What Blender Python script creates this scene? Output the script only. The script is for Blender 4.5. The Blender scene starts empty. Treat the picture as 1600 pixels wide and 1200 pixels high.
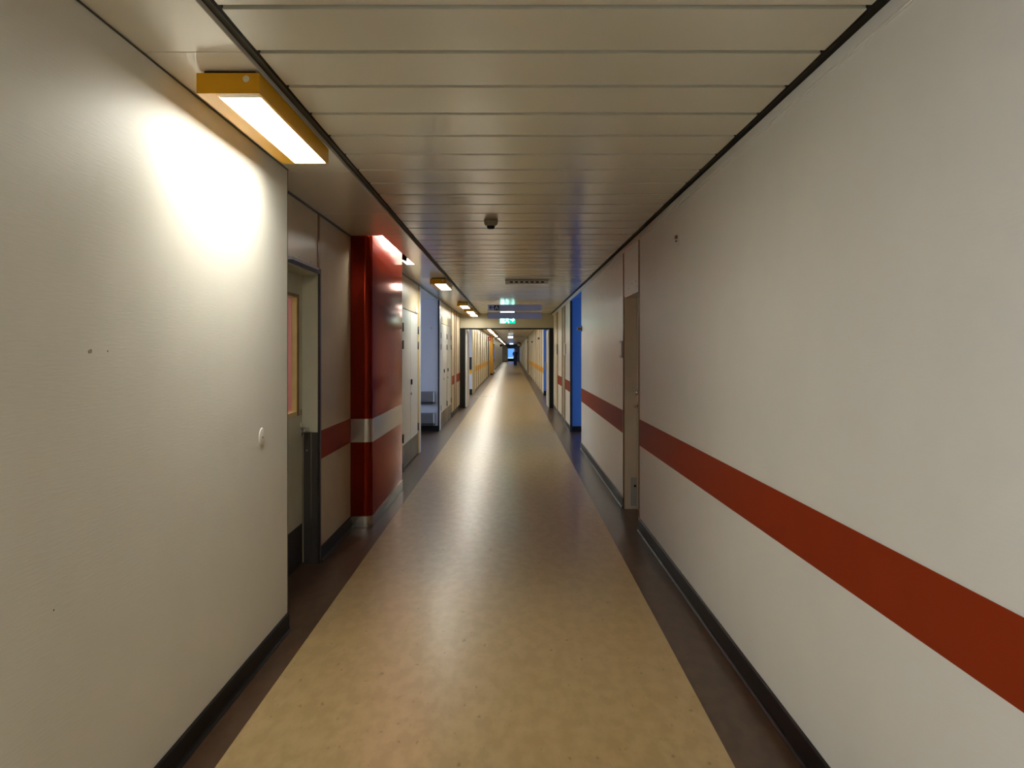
import bpy, bmesh, math, random
from mathutils import Vector, Matrix
random.seed(7)
sc = bpy.context.scene
COL = sc.collection
PI = math.pi

# ------------------------------------------------------------------ materials
def srgb(r, g, b):
    def f(c):
        c /= 255.0
        return c / 12.92 if c <= 0.04045 else ((c + 0.055) / 1.055) ** 2.4
    return (f(r), f(g), f(b), 1.0)

def mat(name, col, rough=0.5, metal=0.0, spec=0.5, coat=0.0, coat_rough=0.05,
        bump=None, var=0.0, var_scale=6.0, emit=None, emit_s=0.0):
    m = bpy.data.materials.new(name); m.use_nodes = True
    nt = m.node_tree; b = nt.nodes['Principled BSDF']
    b.inputs['Base Color'].default_value = col
    b.inputs['Roughness'].default_value = rough
    b.inputs['Metallic'].default_value = metal
    b.inputs['Specular IOR Level'].default_value = spec
    b.inputs['Coat Weight'].default_value = coat
    b.inputs['Coat Roughness'].default_value = coat_rough
    if emit:
        b.inputs['Emission Color'].default_value = emit
        b.inputs['Emission Strength'].default_value = emit_s
    tc = nt.nodes.new('ShaderNodeTexCoord')
    if var:
        n = nt.nodes.new('ShaderNodeTexNoise'); n.inputs['Scale'].default_value = var_scale
        n.inputs['Detail'].default_value = 4
        mx = nt.nodes.new('ShaderNodeMix'); mx.data_type = 'RGBA'
        mr = nt.nodes.new('ShaderNodeMapRange')
        mr.inputs['From Min'].default_value = 0.35; mr.inputs['From Max'].default_value = 0.7
        nt.links.new(tc.outputs['Object'], n.inputs['Vector'])
        nt.links.new(n.outputs['Fac'], mr.inputs['Value'])
        nt.links.new(mr.outputs['Result'], mx.inputs['Factor'])
        mx.inputs[6].default_value = col
        mx.inputs[7].default_value = (col[0]*(1-var), col[1]*(1-var), col[2]*(1-var), 1)
        nt.links.new(mx.outputs[2], b.inputs['Base Color'])
    if bump:
        (sx, sy, sz), strength, dist = bump
        mp = nt.nodes.new('ShaderNodeMapping'); mp.inputs['Scale'].default_value = (sx, sy, sz)
        n = nt.nodes.new('ShaderNodeTexNoise'); n.inputs['Scale'].default_value = 1.0
        n.inputs['Detail'].default_value = 3
        bp = nt.nodes.new('ShaderNodeBump'); bp.inputs['Strength'].default_value = strength
        bp.inputs['Distance'].default_value = dist
        nt.links.new(tc.outputs['Object'], mp.inputs['Vector'])
        nt.links.new(mp.outputs['Vector'], n.inputs['Vector'])
        nt.links.new(n.outputs['Fac'], bp.inputs['Height'])
        nt.links.new(bp.outputs['Normal'], b.inputs['Normal'])
    return m

M = {}
M['wall'] = mat('wall_vinyl', (.74, .725, .66, 1), .5, spec=.3, bump=((40, 14, 160), .12, .004), var=.04, var_scale=3)
M['wall_r'] = mat('wall_vinyl_white', (.76, .765, .75, 1), .45, spec=.3, bump=((40, 14, 120), .08, .004), var=.03, var_scale=3)
M['laminate'] = mat('cream_laminate', (.70, .645, .53, 1), .30, spec=.45, var=.06, var_scale=5)
M['far_laminate'] = mat('pale_cream_laminate', (.84, .79, .66, 1), .35, spec=.4, var=.05, var_scale=4)
M['tan'] = mat('tan_laminate', (.58, .49, .34, 1), .36, spec=.22, var=.06, var_scale=5)
M['white_laminate'] = mat('white_laminate', (.79, .78, .75, 1), .30, spec=.45, var=.04, var_scale=5)
M['cool_wall'] = mat('cool_white_wall', (.66, .69, .78, 1), .5, spec=.3, var=.03)
M['yellow_panel'] = mat('yellow_beige_panel', (.58, .47, .25, 1), .4, var=.05)
M['door'] = mat('grey_cream_door', (.55, .54, .43, 1), .35, spec=.4, var=.06)
M['door_shut'] = mat('service_door_white', (.70, .70, .66, 1), .3, spec=.45, var=.04)
M['blue'] = mat('blue_paint', (.065, .19, .50, 1), .5, spec=.3)
M['pink'] = mat('pink_red_paint', (.30, .10, .11, 1), .6)
M['stripe'] = mat('red_stripe', (.27, .030, .005, 1), .55, spec=.12, var=.06)
M['stripe_y'] = mat('yellow_stripe', (.85, .45, .03, 1), .38, spec=.4, var=.06)
M['pillar'] = mat('deep_red_lacquer', (.19, .016, .006, 1), .15, metal=.7, spec=.3, coat=0, bump=((30, 9, 2.2), .22, .004))
M['pillar'].node_tree.nodes['Principled BSDF'].inputs['Specular Tint'].default_value = (.72, .24, .19, 1)
M['pillar_y'] = mat('yellow_lacquer', (.62, .30, .02, 1), .25, spec=.5, coat=.4)
M['steel'] = mat('brushed_steel', (.58, .55, .50, 1), .24, metal=1, bump=((60, 60, 4), .06, .002))
M['steel_grey'] = mat('grey_steel_plate', (.30, .30, .31, 1), .32, metal=.9, var=.1)
M['kick'] = mat('dark_kick_plate', (.075, .070, .066, 1), .35, metal=.5)
M['kick_black'] = mat('black_kick_plate', (.012, .011, .011, 1), .4)
M['black'] = mat('black_rubber', (.008, .007, .007, 1), .45, spec=.2)
M['dark'] = mat('dark_void', (.012, .011, .010, 1), .8, spec=.2)
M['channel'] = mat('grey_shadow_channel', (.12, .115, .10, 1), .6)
M['darkframe'] = mat('dark_brown_frame', (.020, .016, .017, 1), .35)
M['charcoal'] = mat('charcoal_frame', (.014, .013, .012, 1), .6, spec=.15)
M['wood'] = mat('brown_wood', (.23, .115, .035, 1), .4, bump=((60, 60, 3), .1, .002), var=.3, var_scale=9)
M['woodyellow'] = mat('yellow_pine', (.78, .60, .27, 1), .45, var=.1, var_scale=9)
M['slat_back'] = mat('slat_joint_liner', (.035, .032, .026, 1), .6)
M['slat'] = mat('ceiling_slat_paint', (.66, .63, .52, 1), .20, spec=.5, bump=((2.5, 6, 1), .05, .005), var=.05, var_scale=2)
M['soffit'] = mat('soffit_panel', (.78, .75, .66, 1), .15, spec=.5)
M['yellow'] = mat('ochre_enamel', (.72, .36, .004, 1), .35, spec=.4)
M['cream'] = mat('cream_plastic', (.70, .66, .50, 1), .4)
M['white_plastic'] = mat('white_plastic', (.75, .75, .72, 1), .35)
M['grey_plastic'] = mat('grey_plastic', (.40, .42, .42, 1), .4)
M['taupe'] = mat('taupe_plastic', (.30, .26, .18, 1), .5)
M['lavender'] = mat('lavender_sign', (.44, .47, .70, 1), .45)
M['ink'] = mat('sign_ink', (.010, .012, .025, 1), .5)
M['ink_white'] = mat('sign_white', (.62, .64, .72, 1), .5)
M['brass'] = mat('brass', (.42, .30, .14, 1), .3, metal=1)
M['chrome'] = mat('chrome', (.65, .65, .63, 1), .18, metal=1)
M['red_sign'] = mat('red_sign', (.22, .015, .012, 1), .5)
M['glass'] = mat('glass_pane', (1, 1, 1, 1), .02)
M['glass'].node_tree.nodes['Principled BSDF'].inputs['Transmission Weight'].default_value = 1.0
M['glass'].node_tree.nodes['Principled BSDF'].inputs['IOR'].default_value = 1.1
LAMP = 29.0
M['diffuser'] = mat('lamp_diffuser', (.9, .9, .88, 1), .4, emit=(1, .968, .85, 1), emit_s=LAMP)
M['tube'] = mat('lamp_tube', (.9, .9, .88, 1), .4, emit=(1, .95, .85, 1), emit_s=230)
M['exit_green'] = mat('exit_green', (.0, .25, .16, 1), .4, emit=(0, .62, .40, 1), emit_s=1.0)
M['exit_white'] = mat('exit_white', (.8, .9, .9, 1), .4, emit=(.55, 1, .93, 1), emit_s=6.0)
M['far_glow'] = mat('far_sign_white', (.8, .9, .9, 1), .4, emit=(.8, 1, .97, 1), emit_s=1.6)
M['daylight'] = mat('daylit_blue_glass', (.05, .1, .3, 1), .2, emit=(.10, .30, .88, 1), emit_s=1.0)
M['daylight2'] = mat('daylit_pale_glass', (.05, .1, .3, 1), .2, emit=(.45, .65, .95, 1), emit_s=1.1)
M['greycab'] = mat('olive_grey_panel', (.30, .29, .23, 1), .4)
M['skin'] = mat('skin', (.50, .28, .20, 1), .5)
M['navy'] = mat('navy_cotton', (.014, .045, .19, 1), .7)
M['hair'] = mat('dark_hair', (.03, .02, .015, 1), .6)
M['shoe'] = mat('pale_shoes', (.45, .47, .52, 1), .5)

def floor_mat():
    m = bpy.data.materials.new('floor_vinyl'); m.use_nodes = True
    nt = m.node_tree; N = nt.nodes; L = nt.links; b = N['Principled BSDF']
    tc = N.new('ShaderNodeTexCoord'); sep = N.new('ShaderNodeSeparateXYZ')
    L.new(tc.outputs['Object'], sep.inputs[0])
    def mth(op, a, v):
        n = N.new('ShaderNodeMath'); n.operation = op
        L.new(a, n.inputs[0])
        if isinstance(v, float): n.inputs[1].default_value = v
        else: L.new(v, n.inputs[1])
        return n.outputs[0]
    ins = mth('MULTIPLY', mth('GREATER_THAN', sep.outputs['X'], -1.07), mth('LESS_THAN', sep.outputs['X'], .804))
    def fleck(cols, sc1, sc2):
        mp = N.new('ShaderNodeMapping'); mp.inputs['Scale'].default_value = (1, .45, 1)
        L.new(tc.outputs['Object'], mp.inputs['Vector'])
        n1 = N.new('ShaderNodeTexNoise'); n1.inputs['Scale'].default_value = sc1; n1.inputs['Detail'].default_value = 5
        n2 = N.new('ShaderNodeTexNoise'); n2.inputs['Scale'].default_value = sc2; n2.inputs['Detail'].default_value = 3
        L.new(mp.outputs[0], n1.inputs['Vector']); L.new(mp.outputs[0], n2.inputs['Vector'])
        r1 = N.new('ShaderNodeValToRGB')
        r1.color_ramp.elements[0].position = .40; r1.color_ramp.elements[0].color = cols[0]
        r1.color_ramp.elements[1].position = .62; r1.color_ramp.elements[1].color = cols[1]
        L.new(n1.outputs['Fac'], r1.inputs[0])
        r2 = N.new('ShaderNodeValToRGB')
        r2.color_ramp.elements[0].position = .27; r2.color_ramp.elements[0].color = (.62, .6, .55, 1)
        r2.color_ramp.elements[1].position = .34; r2.color_ramp.elements[1].color = (1, 1, 1, 1)
        L.new(n2.outputs['Fac'], r2.inputs[0])
        mx = N.new('ShaderNodeMix'); mx.data_type = 'RGBA'; mx.blend_type = 'MULTIPLY'
        mx.inputs['Factor'].default_value = 1
        L.new(r1.outputs[0], mx.inputs[6]); L.new(r2.outputs[0], mx.inputs[7])
        return mx.outputs[2]
    beige = fleck([(.40, .285, .135, 1), (.47, .34, .17, 1)], 16, 34)
    brown = fleck([(.058, .030, .016, 1), (.082, .044, .024, 1)], 18, 40)
    mx = N.new('ShaderNodeMix'); mx.data_type = 'RGBA'
    L.new(ins, mx.inputs['Factor']); L.new(brown, mx.inputs[6]); L.new(beige, mx.inputs[7])
    L.new(mx.outputs[2], b.inputs['Base Color'])
    b.inputs['Roughness'].default_value = .30
    b.inputs['Specular IOR Level'].default_value = .5
    n3 = N.new('ShaderNodeTexNoise'); n3.inputs['Scale'].default_value = 9
    L.new(tc.outputs['Object'], n3.inputs['Vector'])
    bp = N.new('ShaderNodeBump'); bp.inputs['Strength'].default_value = .04; bp.inputs['Distance'].default_value = .01
    L.new(n3.outputs['Fac'], bp.inputs['Height']); L.new(bp.outputs[0], b.inputs['Normal'])
    return m
M['floor'] = floor_mat()

# ------------------------------------------------------------------ mesh helpers
class MB:
    def __init__(self): self.v = []; self.f = []; self.smooth = set()
    def box(self, x0, x1, y0, y1, z0, z1):
        n = len(self.v)
        self.v += [(x0,y0,z0),(x1,y0,z0),(x1,y1,z0),(x0,y1,z0),(x0,y0,z1),(x1,y0,z1),(x1,y1,z1),(x0,y1,z1)]
        self.f += [tuple(n+i for i in q) for q in ((3,2,1,0),(4,5,6,7),(0,1,5,4),(1,2,6,5),(2,3,7,6),(3,0,4,7))]
        return self
    def prism(self, pts, axis, a, b):
        """closed 2-D outline pts extruded along axis ('x','y','z') from a to b"""
        n = len(self.v); k = len(pts)
        def P(p, t):
            return {'x': (t, p[0], p[1]), 'y': (p[0], t, p[1]), 'z': (p[0], p[1], t)}[axis]
        self.v += [P(p, a) for p in pts] + [P(p, b) for p in pts]
        self.f.append(tuple(n+i for i in range(k))); self.f.append(tuple(n+k+i for i in reversed(range(k))))
        for i in range(k):
            j = (i+1) % k
            self.f.append((n+j, n+i, n+k+i, n+k+j))
        return self
    def cyl(self, c, r, axis, a, b, n=20, r2=None):
        r2 = r if r2 is None else r2
        i0 = len(self.v)
        for t, rr in ((a, r), (b, r2)):
            for i in range(n):
                p = (c[0]+rr*math.cos(2*PI*i/n), c[1]+rr*math.sin(2*PI*i/n))
                self.v.append({'x': (t, p[0], p[1]), 'y': (p[0], t, p[1]), 'z': (p[0], p[1], t)}[axis])
        self.f.append(tuple(i0+i for i in range(n))); self.f.append(tuple(i0+n+i for i in reversed(range(n))))
        for i in range(n):
            j = (i+1) % n
            self.smooth.add(len(self.f))
            self.f.append((i0+j, i0+i, i0+n+i, i0+n+j))
        return self
    def lathe(self, c, prof, n=24):
        """profile [(r,z)...] turned about a vertical axis at c"""
        i0 = len(self.v); k = len(prof)
        for r, z in prof:
            for i in range(n):
                self.v.append((c[0]+r*math.cos(2*PI*i/n), c[1]+r*math.sin(2*PI*i/n), z))
        for a in range(k-1):
            for i in range(n):
                j = (i+1) % n
                self.smooth.add(len(self.f))
                self.f.append((i0+a*n+i, i0+a*n+j, i0+(a+1)*n+j, i0+(a+1)*n+i))
        self.f.append(tuple(i0+i for i in reversed(range(n)))); self.f.append(tuple(i0+(k-1)*n+i for i in range(n)))
        return self

WL = {}
def tag(o, label=None, cat=None, group=None, kind=None):
    if label: o['label'] = label
    if cat: o['category'] = cat
    if group: o['group'] = group
    if kind: o['kind'] = kind
    return o

def obj(name, mb, m, parent=None, bevel=0.0, origin=None, smooth=False):
    if parent is not None: org = Vector(WL[parent.name])
    elif origin is not None: org = Vector(origin)
    else:
        xs = [p[0] for p in mb.v]; ys = [p[1] for p in mb.v]; zs = [p[2] for p in mb.v]
        org = Vector(((min(xs)+max(xs))/2, (min(ys)+max(ys))/2, min(zs)))
    me = bpy.data.meshes.new(name)
    me.from_pydata([tuple(Vector(p)-org) for p in mb.v], [], mb.f)
    bm = bmesh.new(); bm.from_mesh(me); bmesh.ops.recalc_face_normals(bm, faces=bm.faces); bm.to_mesh(me); bm.free()
    me.materials.append(m)
    for i, p in enumerate(me.polygons): p.use_smooth = smooth or (i in mb.smooth)
    o = bpy.data.objects.new(name, me); COL.objects.link(o)
    if parent is not None: o.parent = parent
    else: o.location = org
    WL[o.name] = tuple(org)
    if bevel:
        b = o.modifiers.new('bevel', 'BEVEL'); b.width = bevel; b.segments = 2; b.limit_method = 'ANGLE'
        b.angle_limit = math.radians(40)
    return o

def empty(name, loc):
    o = bpy.data.objects.new(name, None); COL.objects.link(o); o.location = loc; o.empty_display_size = .1
    WL[o.name] = tuple(loc); return o

def struct(name, mb, m, parent=None, bevel=0.0):
    o = obj(name, mb, m, parent, bevel)
    if parent is None: o['kind'] = 'structure'
    return o

def copy_tree(o, parent=None):
    c = o.copy(); COL.objects.link(c)
    if parent is not None: c.parent = parent
    for ch in list(o.children): copy_tree(ch, c)
    return c

# ------------------------------------------------------------------ dimensions
H = 2.477                    # underside of the ceiling
XL, XLN = -1.37, -1.21       # left wall, nearer left wall face
XR, XR2 = 1.067, 1.09        # right wall faces
YP = 21.9                    # fire partition
YB, YE = -6.0, 122.0

# ------------------------------------------------------------------ floor
struct('floor', MB().box(-6, 6, YB-.2, YE+1, -.06, 0), M['floor'])

# ------------------------------------------------------------------ ceiling: slats, soffit, channel, void
class SlatMB(MB):
    def box(self, x0, x1, y0, y1, z0, z1):
        # a metal slat, its underside bowed by under two millimetres and never hung quite level
        K = 8; tilt = random.uniform(-.0008, .0008)
        prof = []
        for i in range(K+1):
            t = i/K; prof.append((y0+(y1-y0)*t, z0 + .0009*(2*t-1)**2 + tilt*(2*t-1) + .0005))
        n = len(self.v)                      # underside strip has vertices of its own, so its edges stay crisp
        self.v += [(x0, p[0], p[1]) for p in prof] + [(x1, p[0], p[1]) for p in prof]
        for i in range(K):
            self.smooth.add(len(self.f)); self.f.append((n+i, n+i+1, n+K+2+i, n+K+1+i))
        n = len(self.v)
        out = [(y0, z1)] + prof + [(y1, z1)]; k = len(out)
        self.v += [(x0, p[0], p[1]) for p in out] + [(x1, p[0], p[1]) for p in out]
        self.f.append(tuple(n+i for i in range(k))); self.f.append(tuple(n+k+i for i in reversed(range(k))))
        for i in (0, K+1, K+2):
            q = (i+1) % k; self.f.append((n+q, n+i, n+k+i, n+k+q))
        return self
cb = SlatMB()
pitch, gap = .3545, .034
k = -24
while True:
    y0 = 2.350 + gap + pitch*k; y1 = y0 + pitch - gap
    k += 1
    if y1 < YB: continue
    if y0 > YE: break
    for a, b in ((y0, y1),):
        if a < YP < b or a < YP+.15 < b:
            if a < YP-.02: cb.box(-.83, 1.016, a, YP-.005, H, H+.022)
            if b > YP+.17: cb.box(-.83, 1.016, YP+.155, b, H, H+.022)
            continue
        if a > YP and b < YP+.15: continue
        cb.box(-.83, 1.016, a, b, H, H+.022)
ceil = struct('ceiling', cb, M['slat'])
cv = MB().box(-6, 6, YB-.2, YE+1, 2.78, 2.84)
struct('ceiling_void', cv, M['dark'], ceil)
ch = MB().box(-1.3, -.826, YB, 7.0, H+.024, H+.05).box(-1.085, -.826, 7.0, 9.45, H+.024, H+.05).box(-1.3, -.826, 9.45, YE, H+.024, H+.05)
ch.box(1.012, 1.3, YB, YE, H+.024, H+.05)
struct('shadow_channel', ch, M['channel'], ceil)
# dark hanger rail just above each slat end
rl = MB().box(-.846, -.828, YB, YP-.01, H+.006, H+.023).box(-.846, -.828, YP+.16, YE, H+.006, H+.023)
rl.box(1.014, 1.032, YB, YP-.01, H+.006, H+.023).box(1.014, 1.032, YP+.16, YE, H+.006, H+.023)
struct('slat_rail', rl, M['dark'], ceil)
bk = MB().box(-.83, 1.016, YB, YE, H+.030, H+.04)
struct('slat_backing', bk, M['slat_back'], ceil)
# flat soffit along the left wall, in panels
sf = MB()
joints = [YB, -4.52, -2.7, -.9, .91, 2.72, 4.53, 5.92, 7.05]
for a, b in zip(joints[:-1], joints[1:]): sf.box(-1.42, -.882, a+.003, b-.003, H, H+.02)
sf.box(-1.095, -.882, 7.05+.003, 9.41, H, H+.02)
j2 = [9.41]
while j2[-1] < YE: j2.append(j2[-1]+1.8)
for a, b in zip(j2[:-1], j2[1:]):
    if a < YP < b:
        sf.box(-1.42, -.882, a+.003, YP-.003, H, H+.02); sf.box(-1.42, -.882, YP+.155, b, H, H+.02)
    else: sf.box(-1.42, -.882, a+.003, b-.003, H, H+.02)
struct('soffit', sf, M['soffit'], ceil, bevel=.0015)
sc_l = MB().box(-5.2, -1.42, 12.2, 16, H, H+.05).box(-5.2, -1.42, 26, 29, H, H+.05)
struct('side_ceiling', sc_l, M['white_laminate'], ceil)
struct('side_ceiling', MB().box(1.10, 5.2, 12.6, 16, H, H+.05).box(1.10, 5.2, 24.5, 28.4, H, H+.05), M['blue'], ceil)
# right cornice
def cornice(idx, y0, y1, x):
    b = MB().box(x-.013, x+.01, y0, y1, H-.041, H-.001).box(x-.004, x+.01, y0, y1, H-.047, H-.041)
    struct('trim_%d' % idx, b, M['wall_r'], bevel=.001)
TR = [0]
def trim(mb, m, bevel=0.0):
    TR[0] += 1
    return struct('trim_%d' % TR[0], mb, m, bevel=bevel)
trim(MB().box(XR-.013, XR+.01, YB, YP-.02, H-.041, H-.0005).box(XR-.004, XR+.01, YB, YP-.02, H-.047, H-.041), M['wall_r'])
trim(MB().box(XR-.013, XR+.01, YP+.17, YE, H-.041, H-.0005), M['wall_r'])

# ------------------------------------------------------------------ left walls
T = 2.60
wl = struct('wall_left', MB().box(-1.36, XLN, YB, -1.3, 0, H-.002).box(-1.36, XLN, -1.3, 1.0, 0, .7).box(-1.36, XLN, -1.3, 1.0, 2.05, H-.002).box(-1.36, XLN, 1.0, 4.48, 0, H-.002), M['wall'])  # opening behind the camera is added to let the fill light in
trim(MB().box(-1.30, XLN+.001, 4.48, 4.488, 0, H-.003), M['darkframe'])  # dark strip painted in for the shading at the wall's end
trim(MB().box(XLN, XLN+.006, YB, 4.478, H-.004, H-.001), M['darkframe'])
# set-back left wall up to the fire partition
w = MB()
def full(y0, y1, z0=0, z1=H-.002, x=XL): w.box(x-.13, x, y0, y1, z0, z1)
full(4.49, 4.75); full(4.754, 5.90, 2.075); full(5.906, 10.38); full(10.38, 12.15, 2.045)
full(12.15, 12.37); full(15.76, 15.92); full(15.92, 17.52, 2.045); full(17.52, 17.62)
full(17.62, 18.72, 2.045); full(18.72, 19.75); full(19.762, 20.35); full(20.36, YP)
wl2 = struct('wall_left.001', w, M['tan'])
# left wall beyond the partition
w = MB()
full(YP+.155, 26.5)
pan = [28.6, 30.3, 31.9, 33.9, 36.2, 38.6, 41.0, 44, 47.3]
for a, b in zip(pan[:-1], pan[1:]): full(a+.02, b-.02)
full(47.3, 47.5); full(47.5, 49.0, 2.06); full(49.0, 58.4)
q = 58.4
far_j = [58.4, 63, 68, 74, 80, 87, 95, 104, 112.8]
for a, b in zip(far_j[:-1], far_j[1:]): full(a+.05, b-.05)
full(114.6, YE)
wl3 = struct('wall_left.002', w, M['far_laminate'])
struct('pilaster', MB().box(XL, XL+.02, 28.6, 30.3, 0, H-.002), M['yellow_panel'], wl3)

# stripes on the left
ZS0, ZS1 = .727, .930
e = .0025
struct('stripe', MB().box(XL, XL+e, 5.93, 7.04, ZS0, ZS1), M['stripe'], wl2)
struct('stripe', MB().box(XL, XL+e, 18.76, 19.75, ZS0, ZS1), M['stripe'], wl2)
struct('stripe', MB().box(XL, XL+e, 20.36, YP-.05, ZS0, ZS1), M['stripe'], wl2)
struct('stripe', MB().box(XL, XL+e, YP+.9, 26.5, ZS0, ZS1), M['stripe'], wl3)
struct('stripe', MB().box(XL, XL+e, 30.32, 47.3, ZS0, ZS1), M['stripe_y'], wl3)
struct('stripe', MB().box(XL, XL+e, 49.1, 51.9, ZS0, ZS1), M['stripe_y'], wl3)

# skirting
def cove(x, s, y0, y1, h):     # s=+1: face points +x
    t = .011
    return [(x, 0), (x+s*.022, 0), (x+s*.022, .003), (x+s*.014, .010), (x+s*t, .020), (x+s*t, h-.004), (x+s*(t-.004), h), (x, h)], y0, y1
def skirt(name, runs):
    b = MB()
    for (x, s, y0, y1, h) in runs:
        pr, a, c = cove(x, s, y0, y1, h); b.prism(pr, 'y', a, c)
    return struct(name, b, M['black'])
skirt('baseboard_left', [(XLN, 1, YB, 4.48, .093), (XL, 1, 5.93, 7.045, .10), (XL, 1, 9.09, 10.38, .1),
      (XL, 1, 18.74, YP, .10)])
b = MB().box(-5, XL+.008, 15.58, 15.6, 0, .10)
struct('baseboard_left.001', b, M['black'])
struct('baseboard_left.002', MB().box(XL, XL+.012, YP+.2, 26.5, 0, .07).box(XL, XL+.012, 28.7, 47.4, 0, .08).box(XL, XL+.012, 58.4, 112.8, 0, .08), M['taupe'])
struct('baseboard_left.003', MB().box(-1.62, XL+.004, 28.47, 28.5, 0, .20), M['black'])

# seams, trim strips on the left
trim(MB().box(XL, XL+.005, 5.866, 5.902, 2.078, H-.012), M['wood'])
trim(MB().box(XL, XL+.006, 5.904, 5.915, 2.078, H-.012), M['brass'])
trim(MB().box(XL, XL+.008, 4.49, 7.04, H-.014, H-.001), M['darkframe'])
trim(MB().box(XL, XL+.008, 9.1, YP-.01, H-.022, H-.001), M['darkframe'])
trim(MB().box(XL-.13, XL+.012, 12.165, 12.20, 0, H-.022), M['woodyellow'])
trim(MB().box(XL-.13, XL+.012, 12.28, 12.385, 0, H-.022), M['white_laminate'])
trim(MB().box(XL-.02, XL+.006, 15.585, 15.64, .10, H-.022), M['ink'])
trim(MB().box(XL, XL+.014, 15.66, 15.88, .0, H-.022), M['white_laminate'])
trim(MB().box(XL, XL+.012, 19.70, 19.80, 0, H-.022), M['wood'])
trim(MB().box(XL, XL+.012, 20.30, 20.40, 0, H-.022), M['wood'])
trim(MB().box(XL, XL+.01, 18.74, 18.82, 0, H-.022), M['brass'])
for y in (31.9, 33.9, 36.2, 38.6, 41.0, 44.0):
    z1 = .93 if y == 33.9 else H-.01
    trim(MB().box(XL, XL+.012, y-.10, y+.06, 0, z1), M['wood'])
trim(MB().box(XL, XL+.01, YP+.2, YE-8, H-.02, H-.001), M['wood'])
for y in (63, 68, 74, 80, 87, 95, 104):
    trim(MB().box(XL, XL+.012, y-.25, y+.15, 0, H-.01), M['greycab'])

# side corridor walls
struct('wall_alcove', MB().box(-5.0, XL, 15.6, 15.75, 0, H-.001), M['cool_wall'])
struct('wall_alcove.001', MB().box(-5.0, XL-.13, 12.25, 12.37, 0, H-.001), M['cool_wall'])
wf = struct('wall_alcove.002', MB().box(-5.0, XL, 28.5, 28.6, 0, H-.001), M['cool_wall'])
struct('stripe', MB().box(-1.60, XL, 28.497, 28.5, .715, .86), M['stripe_y'], wf)
struct('wall_alcove.003', MB().box(-5.0, XL-.13, 26.38, 26.5, 0, H-.001), M['cool_wall'])
struct('wall_alcove.004', MB().box(-5.1, -5.0, 12.2, 15.8, 0, .2).box(-5.1, -5.0, 12.2, 15.8, 2.3, H).box(-5.1, -5.0, 26, 29, 0, .2), M['cool_wall'])

# ------------------------------------------------------------------ right walls
wr = struct('wall_right', MB().box(XR, XR+.14, YB, 6.955, 0, H-.001), M['wall_r'])
w = MB()
def fr(y0, y1, z0=0, z1=H-.001, x=XR): w.box(x, x+.14, y0, y1, z0, z1)
fr(6.965, 7.925, 2.02); fr(7.935, 12.8)
w.box(XR+.135, XR+.2, 6.9, 8.0, 0, H-.01)
wr2 = struct('wall_right.001', w, M['white_laminate'])
w = MB()
for a, b in ((15.66, 17.0), (17.1, 17.95), (18.05, 19.75), (19.85, YP)): fr(a, b, x=XR2)
wr3 = struct('wall_right.002', w, M['white_laminate'])
w = MB()
fr(YP+.155, 24.8)
pr = [28.1, 30.2, 32.3, 34.6, 37.0, 40.0, 43.3, 47.3, 51.0]
for a, b in zip(pr[:-1], pr[1:]): fr(a+.04, b-.04)
fr(51.0, 63.0)
for a, b in zip([63, 68, 74, 81, 89, 99, 110], [68, 74, 81, 89, 99, 110, YE]): fr(a+.05, b-.05)
wr4 = struct('wall_right.003', w, M['far_laminate'])
struct('pilaster', MB().box(XR-.02, XR, 51.2, 55.5, 0, H-.045), M['yellow_panel'], wr4)

# the long red stripe of the near right wall rises by two centimetres along its length
st = MB()
def sloped(y0, y1, za0, za1, zb0, zb1, x):
    n = len(st.v)
    st.v += [(x-e, y0, za0), (x-e, y1, zb0), (x-e, y1, zb1), (x-e, y0, za1), (x, y0, za0), (x, y1, zb0), (x, y1, zb1), (x, y0, za1)]
    st.f += [tuple(n+i for i in f) for f in ((0,1,2,3), (7,6,5,4), (0,4,5,1), (1,5,6,2), (2,6,7,3), (3,7,4,0))]
sloped(YB, 1.6, .748, .945, .748, .945, XR)
sloped(1.6, 6.955, .748, .945, .712, .930, XR)
struct('stripe', st, M['stripe'], wr)
st = MB(); sloped(7.965, 12.8, .712, .930, .727, .930, XR)
struct('stripe', st, M['stripe'], wr2)
struct('stripe', MB().box(XR2-e, XR2, 15.52, 17.0, .727, .930).box(XR2-e, XR2, 18.05, 19.75, .727, .930), M['stripe'], wr3)
struct('stripe', MB().box(XR-e, XR, 28.1, 51.2, .727, .930), M['stripe_y'], wr4)
skirt('baseboard_right', [(XR, -1, YB, 6.955, .105), (XR, -1, 7.94, 12.8, .10), (XR2, -1, 15.5, YP, .10)])
struct('baseboard_right.001', MB().box(XR-.012, XR, YP+.2, 24.8, 0, .08).box(XR-.012, XR, 28.1, YE, 0, .08), M['taupe'])
struct('baseboard_right.002', MB().box(XR2-.01, 5, 15.48, 15.5, 0, .10), M['black'])
struct('baseboard_right.003', MB().box(XR-.004, 5, 27.97, 28.0, 0, .16), M['black'])
struct('wall_blue', MB().box(XR2, 5.0, 15.5, 15.655, 0, H-.001), M['blue'])
struct('wall_blue.001', MB().box(XR+.14, 5.0, 12.66, 12.78, 0, H-.001), M['cool_wall'])
struct('wall_blue.002', MB().box(XR, 5.0, 28.0, 28.1, 0, H-.001), M['blue'])
struct('wall_blue.003', MB().box(XR+.14, 5.0, 24.68, 24.8, 0, H-.001), M['cool_wall'])
struct('wall_blue.004', MB().box(5.0, 5.1, 12.5, 15.8, 0, .2).box(5.0, 5.1, 12.5, 15.8, 2.3, H).box(5, 5.1, 24.6, 28.2, 0, .2), M['cool_wall'])
trim(MB().box(XR2-.012, XR2+.03, 15.44, 15.5, 0, H-.045), M['darkframe'])
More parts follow.
